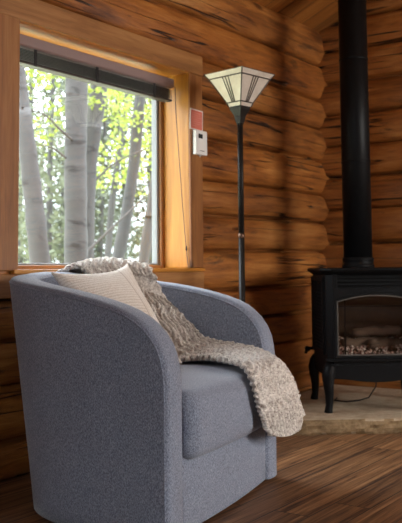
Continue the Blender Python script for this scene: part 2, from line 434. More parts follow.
# ------------------------------------------------------------------ thermostat and card on the casing
def on_wall(t, d, z): p = O+A*t+N*d; return V((p.x, p.y, z))
th = thing('thermostat', 'small white box with dark screen on log wall right of window', 'thermostat', on_wall(3.668, .0235, 1.52), R(55))
MB().box(-.054, .050, -.026, 0, -.066, .066).build('housing', M['plastic'], th, False, .005, 3)
MB().box(-.034, .004, -.0275, -.024, .022, .046).build('display', M['lcd'], th)
for z in (.040, .028): MB().box(.022, .032, -.0285, -.024, z-.003, z+.003).build('button', M['white'], th)
MB().box(-.020, .022, -.0268, -.025, -.046, -.043).build('imprint', M['lcd'], th)
MB().lathe([(.003, -.01), (.005, -.004), (.003, .0)], 10, (0, -.012, -.066)).build('sensor_nub', M['plastic'], th)
cd = thing('notice_card', 'red card with white border standing above the white thermostat', 'card', on_wall(3.650, .0245, 1.588), R(55))
cp = MB().box(-.060, .056, -.002, 0, 0, .112).build('paper', M['paper'], cd); cp.rotation_euler = (0, R(2), 0)
MB().box(-.054, .050, -.0028, -.0015, .006, .106).build('red_panel', M['red'], cp)
M['print'] = new_mat('pale_print', (.66,.27,.21), .7)
for k in range(7):
    w = [.04,.036,.042,.03,.041,.037,.02][k]
    MB().box(-.044, -.044+2*w, -.0034, -.0026, .090-k*.0115, .0925-k*.0115).build('text_line', M['print'], cp)

# ------------------------------------------------------------------ floor lamp
lp = thing('floor_lamp', 'tall black torchiere with square cream stained glass shade beside the window', 'lamp', (.203, 4.25, 0), R(1.5))
MB().lathe([(.001,0), (.135,0), (.138,.008), (.130,.018), (.06,.030), (.025,.045), (.016,.07), (.015,.075)], 36).build('base', M['bronze'], lp, True)
MB().tube([(0,0,.06), (0,0,1.01)], .0158, 16).tube([(0,0,1.01), (0,0,1.62)], .0148, 16).build('pole', M['bronze'], lp, True)
MB().lathe([(.015,-.012), (.0172,-.010), (.0172,.010), (.015,.012)], 20, (0,0,1.01)).build('pole_joint', new_mat('aged_brass', (.12,.06,.035), .35, .6), lp, True)
def sq(h, z): return [(h,0,z), (0,h,z), (-h,0,z), (0,-h,z)]
def frus(levels):
    vs = []; fs = []
    for h, z in levels: vs += sq(h, z)
    for i in range(len(levels)-1):
        for k in range(4): fs.append((i*4+k, i*4+(k+1) % 4, i*4+4+(k+1) % 4, i*4+4+k))
    return vs, fs
# metal cap under the shade
vs, fs = frus([(.016,1.575), (.026,1.60), (.030,1.622), (.052,1.655), (.056,1.672), (.050,1.672)])
MB().add(vs, fs+[(3,2,1,0), (20,21,22,23)]).build('fitter_cap', M['bronze'], lp, False, .002)
def lev(z): return .058+(z-1.672)/(1.860-1.672)*(.148-.058)
SZ = [(.056,1.670), (.066,1.690), (.155,1.812), (.181,1.838)]
vs, fs = frus(SZ+[(.178,1.839), (.151,1.814), (.062,1.692), (.052,1.672)])
fs += [(28+k, 28+(k+1) % 4, (k+1) % 4, k) for k in range(4)]
sh = MB().add(vs, fs).build('lamp_shade', M['shade'], lp)
ld = MB()
for k in range(4):
    def P(level, f):
        h, z = SZ[level]; q = sq(h+.0015, z); return V(q[k])*(1-f)+V(q[(k+1) % 4])*f
    ld.tube([P(0,0), P(1,0), P(2,0), P(3,0)], .0032, 6)
    for L in (1, 2): ld.tube([P(L,0), P(L,1)], .0034, 6)
    ld.tube([P(3,0), P(3,1)], .0016, 6)
    for f in (.40, .5, .60): ld.tube([P(1, f*.9+.05), P(2, f*.86+.07)], .0028, 6)
ld.build('leading', M['lead'], sh)
MB().lathe([(.004,0), (.016,.01), (.018,.04), (.028,.075), (.020,.105), (.001,.115)], 16, (0,0,1.674)).build('light_bulb', M['plastic'], lp, True)

# ------------------------------------------------------------------ hearth
hp = [(.25,4.315), (1.8,4.413), (2.15,4.83), (.86,5.66), (.02,4.50)]
hm = MB(); outl = []
for i in range(len(hp)):
    p, q = V((*hp[i], 0)), V((*hp[(i+1) % len(hp)], 0)); n = max(2, int((q-p).length/.025))
    for k in range(n): outl.append((p.lerp(q, k/n), i))
cen = V((1.0, 4.9, 0)); lv = []
for z, ins in ((0,.010), (.014,.002), (.030,-.004), (.048,.0), (.064,.004), (.074,.016)):
    rg = []
    for p, i in outl:
        w = (noise.noise(V((p.x*14, p.y*14, z*60)))*.016+noise.noise(V((p.x*45, p.y*45, z*90)))*.006) if i == 0 or i == 4 or i == 1 else 0
        d = (cen-p).normalized(); rg.append(V((p.x, p.y, 0))+d*(ins+w)+V((0,0,z)))
    lv.append(rg)
n = len(outl); vs = [v for rg in lv for v in rg]; fs = []
for j in range(len(lv)-1):
    for k in range(n): fs.append((j*n+k, j*n+(k+1) % n, (j+1)*n+(k+1) % n, (j+1)*n+k))
fs += [tuple(range(n-1, -1, -1)), tuple((len(lv)-1)*n+k for k in range(n))]
h_ = hm.add(vs, fs).build('hearth_slab', M['stone'])
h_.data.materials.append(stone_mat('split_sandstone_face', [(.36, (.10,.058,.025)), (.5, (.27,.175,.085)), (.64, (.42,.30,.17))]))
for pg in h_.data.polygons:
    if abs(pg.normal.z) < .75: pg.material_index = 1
tag(h_, 'low tan stone slab with rough broken edge under the black stove', 'hearth')
HZ = .0735

# ------------------------------------------------------------------ stove  (local x right, y back, z up from hearth)
st = thing('heating_stove', 'black cast iron stove with arched glass door on the stone hearth', 'stove', (.944, 4.565, HZ), R(1.5))
bw, bd, z0, z1 = .272, .49, .180, .735
bm_ = MB()
ch = .035
def ringpts(w, y0, y1, c, z): return [(-w+c, y0, z), (w-c, y0, z), (w, y0+c, z), (w, y1-c, z), (w-c, y1, z), (-w+c, y1, z), (-w, y1-c, z), (-w, y0+c, z)]
# body: outer shell without the front, firebox hollow
bm_.add(ringpts(bw, 0, bd, ch, z0)+ringpts(bw, 0, bd, ch, z1),
        [(i, (i+1) % 8, (i+1) % 8+8, i+8) for i in range(1, 8)]+[tuple(range(7, -1, -1)), tuple(range(8, 16))])
body = bm_.build('body', M['iron'], st, False, .006)
fb = MB().add([(x, y, z) for y in (.012, .30) for x in (-.225, .225) for z in (.285, .66)], [(0,1,5,4), (2,6,7,3), (0,4,6,2), (1,3,7,5), (4,5,7,6)])
fb.build('firebox', M['firebox'], st)
# front plate with arched opening
def arch(hw_, zb, zs, zt, n=18):
    pts = [(-hw_, zb), (hw_, zb)]
    for k in range(n+1):
        x = hw_-2*hw_*k/n; pts.append((x, zs+(zt-zs)*(1-(x/hw_)**2)))
    return pts
def plate_with_hole(outer, inner, y0, y1):
    """outer and inner have the same count; ring prism"""
    n = len(outer); vs = [(x, y0, z) for x, z in outer]+[(x, y0, z) for x, z in inner]+[(x, y1, z) for x, z in outer]+[(x, y1, z) for x, z in inner]
    fs = []
    for i in range(n):
        j = (i+1) % n
        fs += [(i, j, n+j, n+i), (2*n+j, 2*n+i, 3*n+i, 3*n+j), (j, i, 2*n+i, 2*n+j), (n+i, n+j, 3*n+j, 3*n+i)]
    return MB().add(vs, fs)
inn = arch(.222, .298, .592, .628)
outp = [(-bw+ch, z0), (bw-ch, z0)]+[(bw-ch-(2*(bw-ch))*k/18, z1-.072) for k in range(19)]
plate_with_hole(outp, inn, -.004, .012).build('front_plate', M['iron'], st, False, .002)
door = plate_with_hole(arch(.236, .284, .594, .640), arch(.218, .302, .590, .624), -.014, .004).build('door', M['iron'], st, False, .003)
MB().prism(arch(.224, .297, .593, .627), .004, .008).build('pane', M['stoveglass'], door)
plate_with_hole(arch(.2185, .3015, .5905, .6245), arch(.2125, .3075, .586, .6185), -.0145, .003).build('gasket_trim', new_mat('dull_steel_trim', (.10,.085,.07), .5, .3), door)
for s in (-1, 1): MB().box(s*.172-.004, s*.172+.004, .010, .018, .30, .61).build('glass_bar', M['iron'], door)
MB().box(-.22, .22, .010, .018, .560, .566).build('crossbar', M['iron'], door)
# vent slot and top
MB().box(-bw+ch, bw-ch, .035, .05, z1-.075, z1).build('vent_back', new_mat('vent_black', (.004,.004,.004), .9), st)
for k in range(3): MB().box(-.215, .215, .004, .03, z1-.060+k*.020, z1-.056+k*.020).build('louver', M['iron'], st, False, .001)
for s in (-1, 1): MB().box(s*.226-.012, s*.226+.012, -.004, .035, z1-.073, z1).build('slot_end', M['iron'], st, False, .002)
tp = MB()
L8 = [(.0, z1-.002), (.012, z1+.006), (.026, z1+.016), (.032, z1+.024), (.030, z1+.032), (.020, z1+.036)]
vs = []; fs = []
for o_, z in L8: vs += ringpts(bw+o_, -o_, bd+o_*.6, ch+o_*.5, z)
for j in range(len(L8)-1):
    for i in range(8): fs.append((j*8+i, j*8+(i+1) % 8, j*8+8+(i+1) % 8, j*8+8+i))
fs += [tuple(range(7, -1, -1)), tuple(40+i for i in range(8))]
tp.add(vs, fs).build('top_plate', M['iron'], st, False, .002)
MB().box(-bw-.012, bw+.012, -.024, .02, .268, .284).build('ash_lip', M['iron'], st, False, .005)
sk = [(-bw+.02, .250)]+[(-bw+.02+2*(bw-.02)*k/20, +.168+.010*math.cos(math.pi*2*k/20)) for k in range(21)]+[(bw-.02, .250)]
MB().prism(sk, -.006, .010).build('skirt', M['iron'], st, False, .002)
# pierced side panels
for s in (-1, 1):
    pn = MB()
    x0_, x1_ = s*(bw+.001), s*(bw+.012)
    for y in (.075, .435): pn.box(min(x0_, x1_), max(x0_, x1_), y-.012, y+.012, .31, .71)
    for z in (.31, .71): pn.box(min(x0_, x1_), max(x0_, x1_), .063, .447, z-.012, z+.012)
    for k in range(-6, 14):
        for sg in (1, -1):
            p0 = V((s*(bw+.006), .075, .30+k*.04)); p1 = p0+V((0, .36, sg*.36))
            lo, hi = .315, .705
            def clip(p, q):
                d = q-p; t0, t1 = 0., 1.
                if abs(d.z) > 1e-6:
                    ta, tb = sorted(((lo-p.z)/d.z, (hi-p.z)/d.z)); t0, t1 = max(t0, ta), min(t1, tb)
                return (p+d*t0, p+d*t1) if t1-t0 > .03 else None
            cl = clip(p0, p1)
            if cl: pn.tube(cl, .0045, 5)
    pn.build('side_grille', M['iron'], st)
# cabriole legs
for sx in (-1, 1):
    for yy, sy in ((.018, -1), (bd-.03, 1)):
        X = sx*(bw-.022); Y = yy
        pts = [(X, Y, .250), (X+sx*.012, Y+sy*.010, .225), (X+sx*.020, Y+sy*.016, .190), (X+sx*.020, Y+sy*.016, .145), (X+sx*.016, Y+sy*.012, .09), (X+sx*.017, Y+sy*.013, .04), (X+sx*.022, Y+sy*.016, .012), (X+sx*.023, Y+sy*.016, 0)]
        MB().tube(pts, [.032,.036,.035,.029,.023,.020,.022,.023], 12).build('leg', M['iron'], st, True)
# log set and ember bed
for p, q, r_ in (((-.16,.15,.345), (.10,.20,.365), .036), ((-.02,.12,.350), (.19,.19,.350), .032), ((-.10,.20,.405), (.16,.13,.425), .030)):
    p, q = V(p), V(q); MB().tube([p.lerp(q, k/8)+V((0, 0, noise.noise(V((k*.9, p.x*9, 0)))*.012)) for k in range(9)], [r_*(.85+.2*noise.noise(V((k, q.x*7, 4)))) for k in range(9)], 12).build('firebox_log', M['charlog'], st, True)
eb = MB()
for _ in range(420):
    x, y = random.uniform(-.215, .215), random.uniform(.02, .24); r_ = random.uniform(.005, .012)
    z = .290+.085*max(0, (y-.05)/.19)+random.uniform(0, .012)
    eb.add([(x+r_,y,z), (x-r_,y,z), (x,y+r_,z), (x,y-r_,z), (x,y,z+r_*.8), (x,y,z-r_)], [(0,2,4),(2,1,4),(1,3,4),(3,0,4),(2,0,5),(1,2,5),(3,1,5),(0,3,5)])
e_ = eb.build('ember_bed', M['ember'], st); e_['kind'] = 'stuff'
gv = MB().tube([(-bw, .44, .30), (-bw-.045, .45, .30), (-bw-.05, .45, .27)], .010, 8).build('gas_valve', M['iron'], st, True)
MB().tube([(-bw-.045, .43, .30), (-bw-.045, .40, .30)], .016, 10).build('valve_knob', M['iron'], gv, True)
MB().tube([(.10, .46, .182), (.09, .46, .07), (.04, .43, .012), (-.03, .37, .006), (-.11, .33, .006), (-.17, .38, .006), (-.14, .47, .006)], .004, 6).build('gas_hose', M['iron'], st, True)

# stove pipe standing on the stove top
PX = V((.925, 4.975)); pz = HZ+z1+.034
sp = thing('stove_pipe', 'tall round black stove pipe rising from the black stove to the ceiling', 'stove pipe', (PX.x, PX.y, pz))
ctop = ceil_z((PX.to_3d()-O).dot(N))
MB().tube([(0,0,0), (0,0,ctop-pz-.06)], .0845, 40).build('pipe', M['pipe'], sp, True)
MB().lathe([(.086,0), (.093,.0), (.095,.010), (.093,.020), (.089,.024), (.089,.040), (.092,.044), (.092,.056), (.088,.060), (.0855,.062)], 40).build('pipe_collar', M['iron'], sp, True)
for z in (.62, 1.24): MB().lathe([(.085,0), (.0868,.002), (.0868,.010), (.085,.012)], 40, (0,0,z)).build('joint_band', M['pipe'], sp, True)

# ------------------------------------------------------------------ armchair (local x forward, y to its far arm, z up)
CF = V((.9063, -.4226, 0))
CH = V((.099, 3.047, 0)); CROT = math.atan2(CF.y, CF.x)
ac = thing('tub_armchair', 'wide slate blue tweed tub armchair standing in front of the window', 'armchair', CH, CROT)
NE, W, TH = 2.8, .4845, .109
def Dz(z): return .702+.128*max(z, 0)/.80
def plan(th, z, w):
    """th -90..90 deg around the U; w inset from outer face"""
    c, s = math.cos(th), math.sin(th)
    D = Dz(z); e = 2/NE
    x = -D*max(c, 0)**e; y = W*math.copysign(abs(s)**e, s)
    # normal of the superellipse
    nx = -(max(c, 0)**(2-e))/D; ny = math.copysign(abs(s)**(2-e), s)/W
    l = math.hypot(nx, ny) or 1
    return V((x-nx/l*w, y-ny/l*w, z))
NT_ = 400
ths = [-math.pi/2+math.pi*i/NT_ for i in range(NT_+1)]
# ease the parameter near the ends, where depth grows fast
arc = [0.]; prev = plan(ths[0], .5, 0)
for t_ in ths[1:]:
    p = plan(t_, .5, 0); arc.append(arc[-1]+(p-prev).length); prev = p
LA = arc[-1]
def th_at(a):
    lo, hi = 0, NT_
    while hi-lo > 1:
        m = (lo+hi)//2
        if arc[m] <= a: lo = m
        else: hi = m
    f_ = (a-arc[lo])/(arc[hi]-arc[lo]); return ths[lo]*(1-f_)+ths[hi]*f_
def sheet(a, z, w):
    if a < 0: p = plan(-math.pi/2, z, w); p.x = -a; p.y = -(W-w); return p
    if a > LA: p = plan(math.pi/2, z, w); p.x = a-LA; p.y = W-w; return p
    # straight arms: keep exact depth near the front ends
    if a < .12: f_ = a/.12; q = plan(th_at(.12), z, w); p = V((q.x*f_, -(W-w)*(1-f_)+q.y*f_, z)); return p
    if a > LA-.12: f_ = (LA-a)/.12; q = plan(th_at(LA-.12), z, w); p = V((q.x*f_, (W-w)*(1-f_)+q.y*f_, z)); return p
    return plan(th_at(a), z, w)
RIM = [(0,.49), (.004,.533), (.012,.572), (.028,.612), (.053,.648), (.080,.675), (.108,.696), (.148,.717), (.188,.732), (.24,.747), (.289,.759), (.35,.771), (.40,.780), (.48,.791), (.60,.806), (.75,.820), (.90,.830), (1.02,.835)]
def rimz(a):
    a = min(a, LA-a)
    for (a0, za), (a1, zb) in zip(RIM, RIM[1:]):
        if a <= a1: f_ = (a-a0)/(a1-a0); return za+(zb-za)*f_
    return RIM[-1][1]
KV = 10
half = [(0, .49*k/KV) for k in range(KV+1)]
al = [.004,.012,.020,.028,.040,.053,.066,.08,.094,.108,.128,.148,.168,.188,.214,.24,.265,.289,.32,.35,.375,.40,.44,.48,.54,.60,.66,.72]
al += [x for x in [.72+.05*k for k in range(1, 30)] if x < LA/2-.02]
half += [(a, rimz(a)) for a in al]
path = half+[(LA/2, rimz(LA/2))]+[(LA-a, z) for a, z in reversed(half)]
NP = len(path)
nrm = []
for i in range(NP):
    p, q = path[max(i-1, 0)], path[min(i+1, NP-1)]; dx, dz = q[0]-p[0], q[1]-p[1]; l = math.hypot(dx, dz) or 1
    nrm.append((-dz/l, dx/l))
RR = .020
prof = [(0, -RR)]+[(RR-RR*math.cos(R(k)), -RR+RR*math.sin(R(k))) for k in (25, 50, 75)]+[(RR, 0), (TH/2, .005), (TH-RR, 0)]+[(TH-RR+RR*math.sin(R(k)), -RR+RR*math.cos(R(k))) for k in (25, 50, 75)]+[(TH, -RR)]
SB = .015
verts = []; faces = []
def rimpt(i, w, lift):
    a, z = path[i]; n_ = nrm[i]; return sheet(a+n_[0]*lift, max(z+n_[1]*lift, SB), w)
for i in range(NP):
    for w, lf in prof: verts.append(rimpt(i, w, lf))
m = len(prof)
for i in range(NP-1):
    for j in range(m-1): faces.append((i*m+j, (i+1)*m+j, (i+1)*m+j+1, i*m+j+1))
def side(j, w, flip):
    cols = [[i*m+j for i in range(KV+1)]]
    for i in range(KV+1, NP-KV-1):
        a, z = path[i]; n_ = nrm[i]; aa, zz = a+n_[0]*prof[j][1], z+n_[1]*prof[j][1]
        col = []
        for k in range(KV): verts.append(sheet(aa, max(zz*k/KV, SB), w)); col.append(len(verts)-1)
        col.append(i*m+j); cols.append(col)
    cols.append([i*m+j for i in range(NP-1, NP-KV-2, -1)])
    for c0, c1 in zip(cols, cols[1:]):
        for k in range(KV):
            q = (c0[k], c1[k], c1[k+1], c0[k+1]); faces.append(q if flip else q[::-1])
    return [c[0] for c in cols]
b0 = side(0, 0, False); b1 = side(m-1, TH, True)
for k in range(len(b0)-1): faces.append((b0[k], b0[k+1], b1[k+1], b1[k]))
o = mesh_obj('shell', verts, faces, M['fabric'], ac, True)
bm = bmesh.new(); bm.from_mesh(o.data); bmesh.ops.remove_doubles(bm, verts=bm.verts, dist=.0002); bmesh.ops.recalc_face_normals(bm, faces=bm.faces); bm.to_mesh(o.data); bm.free()
for w in (.002, TH-.002):
    pts = [rimpt(i, w, -RR+.004) for i in range(1, NP-1)]
    MB().tube(pts, .0042, 6).build('piping', M['fabric'], o, True)
# seat cushion
def inner_half(x):
    d = max(0, -x); Di = Dz(.4)-TH-.006; q = min(d/Di, .995); return (W-TH-.004)*(1-q**NE)**(1/NE)
NU, ND = 36, 44
sec = []
zb_, zt_ = .237, .458; fr = .030; rb, rt_ = .045, .055
for k in range(9): sec.append((-.60+k*(.60+fr-rb)/8, zb_, 0))
for k in range(1, 6): a_ = R(-90+18*k); sec.append((fr-rb+rb*math.cos(a_), zb_+rb+rb*math.sin(a_), 0))
for k in range(1, 4): sec.append((fr+.004*math.sin(math.pi*k/4), zb_+rb+(zt_-rt_-zb_-rb)*k/4, 0))
for k in range(0, 6): a_ = R(18*k); sec.append((fr-rt_+rt_*math.cos(a_), zt_-rt_+rt_*math.sin(a_), 0))
for k in range(1, 13): sec.append((fr-rt_-(.60+fr-rt_)*k/12, zt_, 1))
cv = []; cf = []; ns = len(sec)
zc = (zb_+zt_)/2
for iu in range(NU+1):
    u = math.sin(math.pi/2*(iu/NU*2-1)); au = abs(u)
    shr = 0 if au < .86 else 1-math.sqrt(max(0, 1-((au-.86)/.14)**2))
    for x, z, top in sec:
        crown = .022*(1-u*u)*min(1, max(0, (fr-x)/.25))*min(1, max(0, (x+.62)/.1)) if z > zc else 0
        bow = .022*(1-u*u) if x > -.2 else 0
        xx = x+bow-shr*.045*max(0, min(1, (x+.25)/.28)); zz = zc+(z-zc)*(1-.28*shr)+crown
        cv.append((xx, u*inner_half(min(x, 0)), zz))
for iu in range(NU):
    for k in range(ns):
        a_, b_ = iu*ns+k, iu*ns+(k+1) % ns; cf.append((a_, b_, b_+ns, a_+ns))
cf += [tuple(range(ns-1, -1, -1)), tuple(NU*ns+k for k in range(ns))]
MB().add(cv, cf).build('seat_cushion', M['fabric'], ac, True)
# front panel under the cushion, bowed a little
fv = []; ff = []; n = 24
for k in range(n+1):
    y = -(W-TH-.001)+2*(W-TH-.001)*k/n; b = -.012+.016*(1-(y/.375)**2)
    fv += [(b, y, .016), (b, y, .250), (b-.05, y, .250), (b-.05, y, .016)]
for k in range(n):
    for j in range(4): ff.append((k*4+j, k*4+(j+1) % 4, k*4+4+(j+1) % 4, k*4+4+j))
ff += [(3,2,1,0), (n*4, n*4+1, n*4+2, n*4+3)]
MB().add(fv, ff).build('front_panel', M['fabric'], ac, True, .004)
MB().lathe([(.001,0), (.235,0), (.24,.006), (.24,.014), (.20,.020), (.06,.024), (.05,.20), (.001,.20)], 32, (-.36,0,0)).build('swivel_base', M['tape'], ac, True)

# ------------------------------------------------------------------ pillow on the chair
def local_to_world(p): return Matrix.Rotation(CROT, 4, 'Z') @ V(p) + CH
pa, pb, pc_, pd = V((-.640,-.19,.838)), V((-.540,.205,.868)), V((-.250,.115,.487)), V((-.315,-.285,.490))
ctr = (pa+pb+pc_+pd)/4; nn = ((pb-pa).cross(pd-pa)).normalized()
if nn.x < 0: nn = -nn
n = 30; pv = []; pf = []; puv = []
for sgn in (1, -1):
    for i in range(n+1):
        for j in range(n+1):
            u, v = i/n, j/n
            # edges draw in between the corners
            uu = u+(.5-u)*.15*(4*v*(1-v))*abs(2*u-1)**.8; vv = v+(.5-v)*.17*(4*u*(1-u))*abs(2*v-1)**.8
            p = (pa*(1-uu)+pb*uu)*(1-vv)+(pd*(1-uu)+pc_*uu)*vv
            b = (max(0, (1-(2*u-1)**2)*(1-(2*v-1)**2)))**.5
            b *= 1+.10*noise.noise(V((u*3, v*3, sgn)))
            pv.append(p+nn*sgn*(.004+.068*b)-ctr); puv.append((u, v))
K = (n+1)*(n+1)
for s in (0, 1):
    for i in range(n):
        for j in range(n):
            q = [s*K+i*(n+1)+j, s*K+(i+1)*(n+1)+j, s*K+(i+1)*(n+1)+j+1, s*K+i*(n+1)+j+1]; pf.append(tuple(q if s else q[::-1]))
edge = [i*(n+1) for i in range(n+1)]+[n*(n+1)+j for j in range(1, n+1)]+[i*(n+1)+n for i in range(n-1, -1, -1)]+[j for j in range(n-1, 0, -1)]
for k in range(len(edge)):
    a_, b_ = edge[k], edge[(k+1) % len(edge)]; pf.append((a_, b_, b_+K, a_+K))
pl = mesh_obj('throw_pillow', pv, pf, M['pillow'], None, True, puv)
bm = bmesh.new(); bm.from_mesh(pl.data); bmesh.ops.recalc_face_normals(bm, faces=bm.faces); bm.to_mesh(pl.data); bm.free()
pl.location = local_to_world(ctr); pl.rotation_euler = (0, 0, CROT)
tag(pl, 'square cream ribbed pillow leaning inside the blue armchair', 'pillow')

# ------------------------------------------------------------------ knitted throw
def catmull(pts, t):
    n_ = len(pts)-1; x = min(max(t*n_, 0), n_-1e-6); i = int(x); f_ = x-i
    p0, p1, p2, p3 = pts[max(i-1, 0)], pts[i], pts[i+1], pts[min(i+2, n_)]
    return .5*((2*p1)+(p2-p0)*f_+(2*p0-5*p1+4*p2-p3)*f_*f_+(3*p1-p0-3*p2+p3)*f_**3)
rows = [ # left, middle, right (chair coordinates)
 ((-.850,.12,.66), (-.790,.29,.66), (-.70,.410,.66)),
 ((-.858,.13,.80), (-.795,.28,.80), (-.69,.405,.80)),
 ((-.790,.14,.842), (-.720,.25,.868), (-.605,.360,.852)),
 ((-.705,.13,.840), (-.615,.22,.860), (-.490,.315,.835)),
 ((-.615,.13,.70), (-.530,.25,.745), (-.420,.330,.715)),
 ((-.535,.13,.56), (-.440,.26,.640), (-.340,.342,.628)),
 ((-.420,.15,.492), (-.320,.28,.530), (-.260,.350,.562)),
 ((-.290,.175,.484), (-.215,.30,.512), (-.165,.362,.542)),
 ((-.195,.195,.492), (-.110,.30,.508), (-.075,.360,.522)),
 ((-.085,.140,.492), (-.020,.27,.508), (.002,.364,.494)),
 ((.030,.045,.484), (.075,.23,.482), (.055,.384,.450)),
 ((.068,.040,.415), (.098,.24,.412), (.080,.405,.402)),
 ((.074,.066,.345), (.108,.27,.335), (.094,.425,.345)),
 ((.084,.090,.292), (.108,.28,.282), (.102,.448,.294)),
 ((.088,.102,.262), (.112,.29,.256), (.108,.474,.256)),
]
cl_, cm_, cr_ = [[V(r_[k]) for r_ in rows] for k in range(3)]
def sheet3(u, v):
    l, m_, r_ = catmull(cl_, v), catmull(cm_, v), catmull(cr_, v)
    m2 = m_*2-(l+r_)*.5                     # quadratic through the middle
    return l*(1-u)**2+m2*2*u*(1-u)+r_*u*u
def knit(name, surf, nu, nv, width, length, thick, parent, rib):
    P = [[surf(i/nu, j/nv) for i in range(nu+1)] for j in range(nv+1)]
    top = []; bot = []
    for j in range(nv+1):
        for i in range(nu+1):
            du = P[j][min(i+1, nu)]-P[j][max(i-1, 0)]; dv = P[min(j+1, nv)][i]-P[max(j-1, 0)][i]
            nr = du.cross(dv); nr = nr.normalized() if nr.length > 1e-9 else V((0,0,1))
            if nr.z < -.2 or (abs(nr.z) <= .2 and nr.x < 0 and j > nv*.3): nr = -nr
            u, v = i/nu, j/nv; x, y = u*width, v*length
            if v > rib or v < .02: h = .0140*abs(math.sin(x*math.pi/.028))+.001*math.sin(y*900)
            else:
                cell = .066; ph = math.sin(2*math.pi*y/.105)*.018
                cab = abs(math.sin(math.pi*(x+ph)/cell))
                br = abs(math.sin(math.pi*(y/.034+(1 if int((x+ph)/cell) % 2 else 0)*.5+2.2*((x+ph)/cell % 1))))
                h = .0105*cab+.0100*br
            h += .003*noise.noise(V((x*60, y*60, 1)))+.006*noise.noise(V((x*6.5, y*3.0, 7)))*(math.sin(math.pi*u)**.5)
            edge_ = .006*math.sin(y*math.pi/.016)*(1 if i in (0, nu) else 0)
            side_ = du.normalized()*edge_*(1 if i else -1)
            top.append(P[j][i]+nr*(h+thick)+side_); bot.append(P[j][i]+side_)
    k_ = (nu+1)*(nv+1); F = []
    for j in range(nv):
        for i in range(nu):
            q = (j*(nu+1)+i, j*(nu+1)+i+1, (j+1)*(nu+1)+i+1, (j+1)*(nu+1)+i); F.append(q); F.append(tuple(x+k_ for x in q[::-1]))
    bd_ = [i for i in range(nu+1)]+[(j+1)*(nu+1)-1 for j in range(1, nv+1)]+[nv*(nu+1)+i for i in range(nu-1, -1, -1)]+[j*(nu+1) for j in range(nv-1, 0, -1)]
    for a_, b_ in zip(bd_, bd_[1:]+bd_[:1]): F.append((a_, b_, b_+k_, a_+k_))
    return MB().add(top+bot, F).build(name, M['knit'], parent, True)
tw = thing('knit_throw', 'oatmeal cable-knit throw draped over the armchair back and seat corner', 'throw', CH, CROT)
knit('blanket', sheet3, 110, 330, .44, 1.55, .004, tw, .875)
low = [V((.070,.150,.285)), V((.076,.165,.235)), V((.082,.200,.222))], [V((.092,.455,.285)), V((.100,.475,.240)), V((.104,.430,.205))]
def under(u, v):
    l, r_ = catmull(low[0], v), catmull(low[1], v); p = l*(1-u)+r_*u; p.z -= .012*math.sin(math.pi*u)*v; return p
knit('folded_corner', under, 70, 40, .36, .12, .003, tw, .0)

# ------------------------------------------------------------------ outdoors
gm = new_mat('forest_floor', (.25,.27,.12), .95); t_ = NT(gm)
t_.color(t_.ramp(t_.noise(t_.coords('Object'), 1.5, 5), [(.3, (.30,.30,.18)), (.7, (.50,.49,.34))]))
g_ = O+A*3-N*10
gp = []; gf = []; gn = 24
for j in range(gn+1):
    for i in range(gn+1):
        gp.append((-16+32*i/gn, .35+26*j/gn, -.62+.25*noise.noise(V((i*.4, j*.4, 0)))*min(1, j/4)))
for j in range(gn):
    for i in range(gn): gf.append((j*(gn+1)+i, j*(gn+1)+i+1, (j+1)*(gn+1)+i+1, (j+1)*(gn+1)+i))
gr = mesh_obj('ground', gp, gf, gm, None, True); gr.location = O+A*3; gr.rotation_euler = (0, 0, R(55)); struct(gr)

M['bark'] = bark_mat('pale_aspen_bark', (.046,.042,.040), (.012,.010,.009))
M['bark2'] = bark_mat('grey_aspen_bark', (.038,.035,.034), (.012,.010,.009))
M['twig'] = bark_mat('brown_twig', (.06,.05,.045), (.025,.02,.018))
M['leaf'] = leaf_mat('yellow_green_leaf', (.13,.17,.022), (.22,.25,.05), .55)
M['leaf2'] = leaf_mat('grey_green_leaf', (.028,.034,.02), (.06,.068,.042), .45)
M['leaf3'] = leaf_mat('pale_green_leaf', (.07,.083,.05), (.13,.14,.085), .5)

def leaves(mb, c, rad, count, size, rnd, flat=1.0):
    for _ in range(count):
        while True:
            d = V((rnd.uniform(-1,1), rnd.uniform(-1,1), rnd.uniform(-1,1)))
            if d.length < 1: break
        p = V(c)+V((d.x*rad, d.y*rad, d.z*rad*flat)); s = size*rnd.uniform(.7, 1.25)
        u = V((rnd.gauss(0,1), rnd.gauss(0,1), rnd.gauss(0,.6))).normalized(); w = u.cross(V((rnd.gauss(0,1), rnd.gauss(0,1), rnd.gauss(0,1)))).normalized()
        n_ = u.cross(w)
        mb.add([p-u*s*.5, p-u*s*.1+w*s*.42, p+u*s*.5, p-u*s*.1-w*s*.42, p+n_*s*.08], [(0,1,4), (1,2,4), (2,3,4), (3,0,4)])

def tree(name, label, pts, r0, r1, bark, leafm, clumps, lsize, per, seed, branches=(), crad=.35, group='aspen trees just outside the window'):
    rnd = random.Random(seed)
    pts = [V(p) for p in pts]; base = pts[0].copy()
    o_ = thing(name, label, 'tree', base, 0, group)
    # smooth the trunk line
    sm = [catmull(pts, k/24) for k in range(25)]
    MB().tube([p-base for p in sm], [r0+(r1-r0)*k/24+.004*rnd.uniform(-1, 1) for k in range(25)], 14).build('trunk', bark, o_, True)
    for b in branches:
        bp = [V(p) for p in b[0]]; bs = [catmull(bp, k/10)-base for k in range(11)]
        MB().tube(bs, [b[1]*(1-.07*k) for k in range(11)], 7).build('branch', b[2] if len(b) > 2 else M['twig'], o_, True)
    mb = MB()
    for c in clumps: leaves(mb, V(c)-base, crad*rnd.uniform(.6, 1.2), per, lsize, rnd, .8)
    if mb.v: mesh_obj('foliage', mb.v, mb.f, leafm, o_)
    return o_

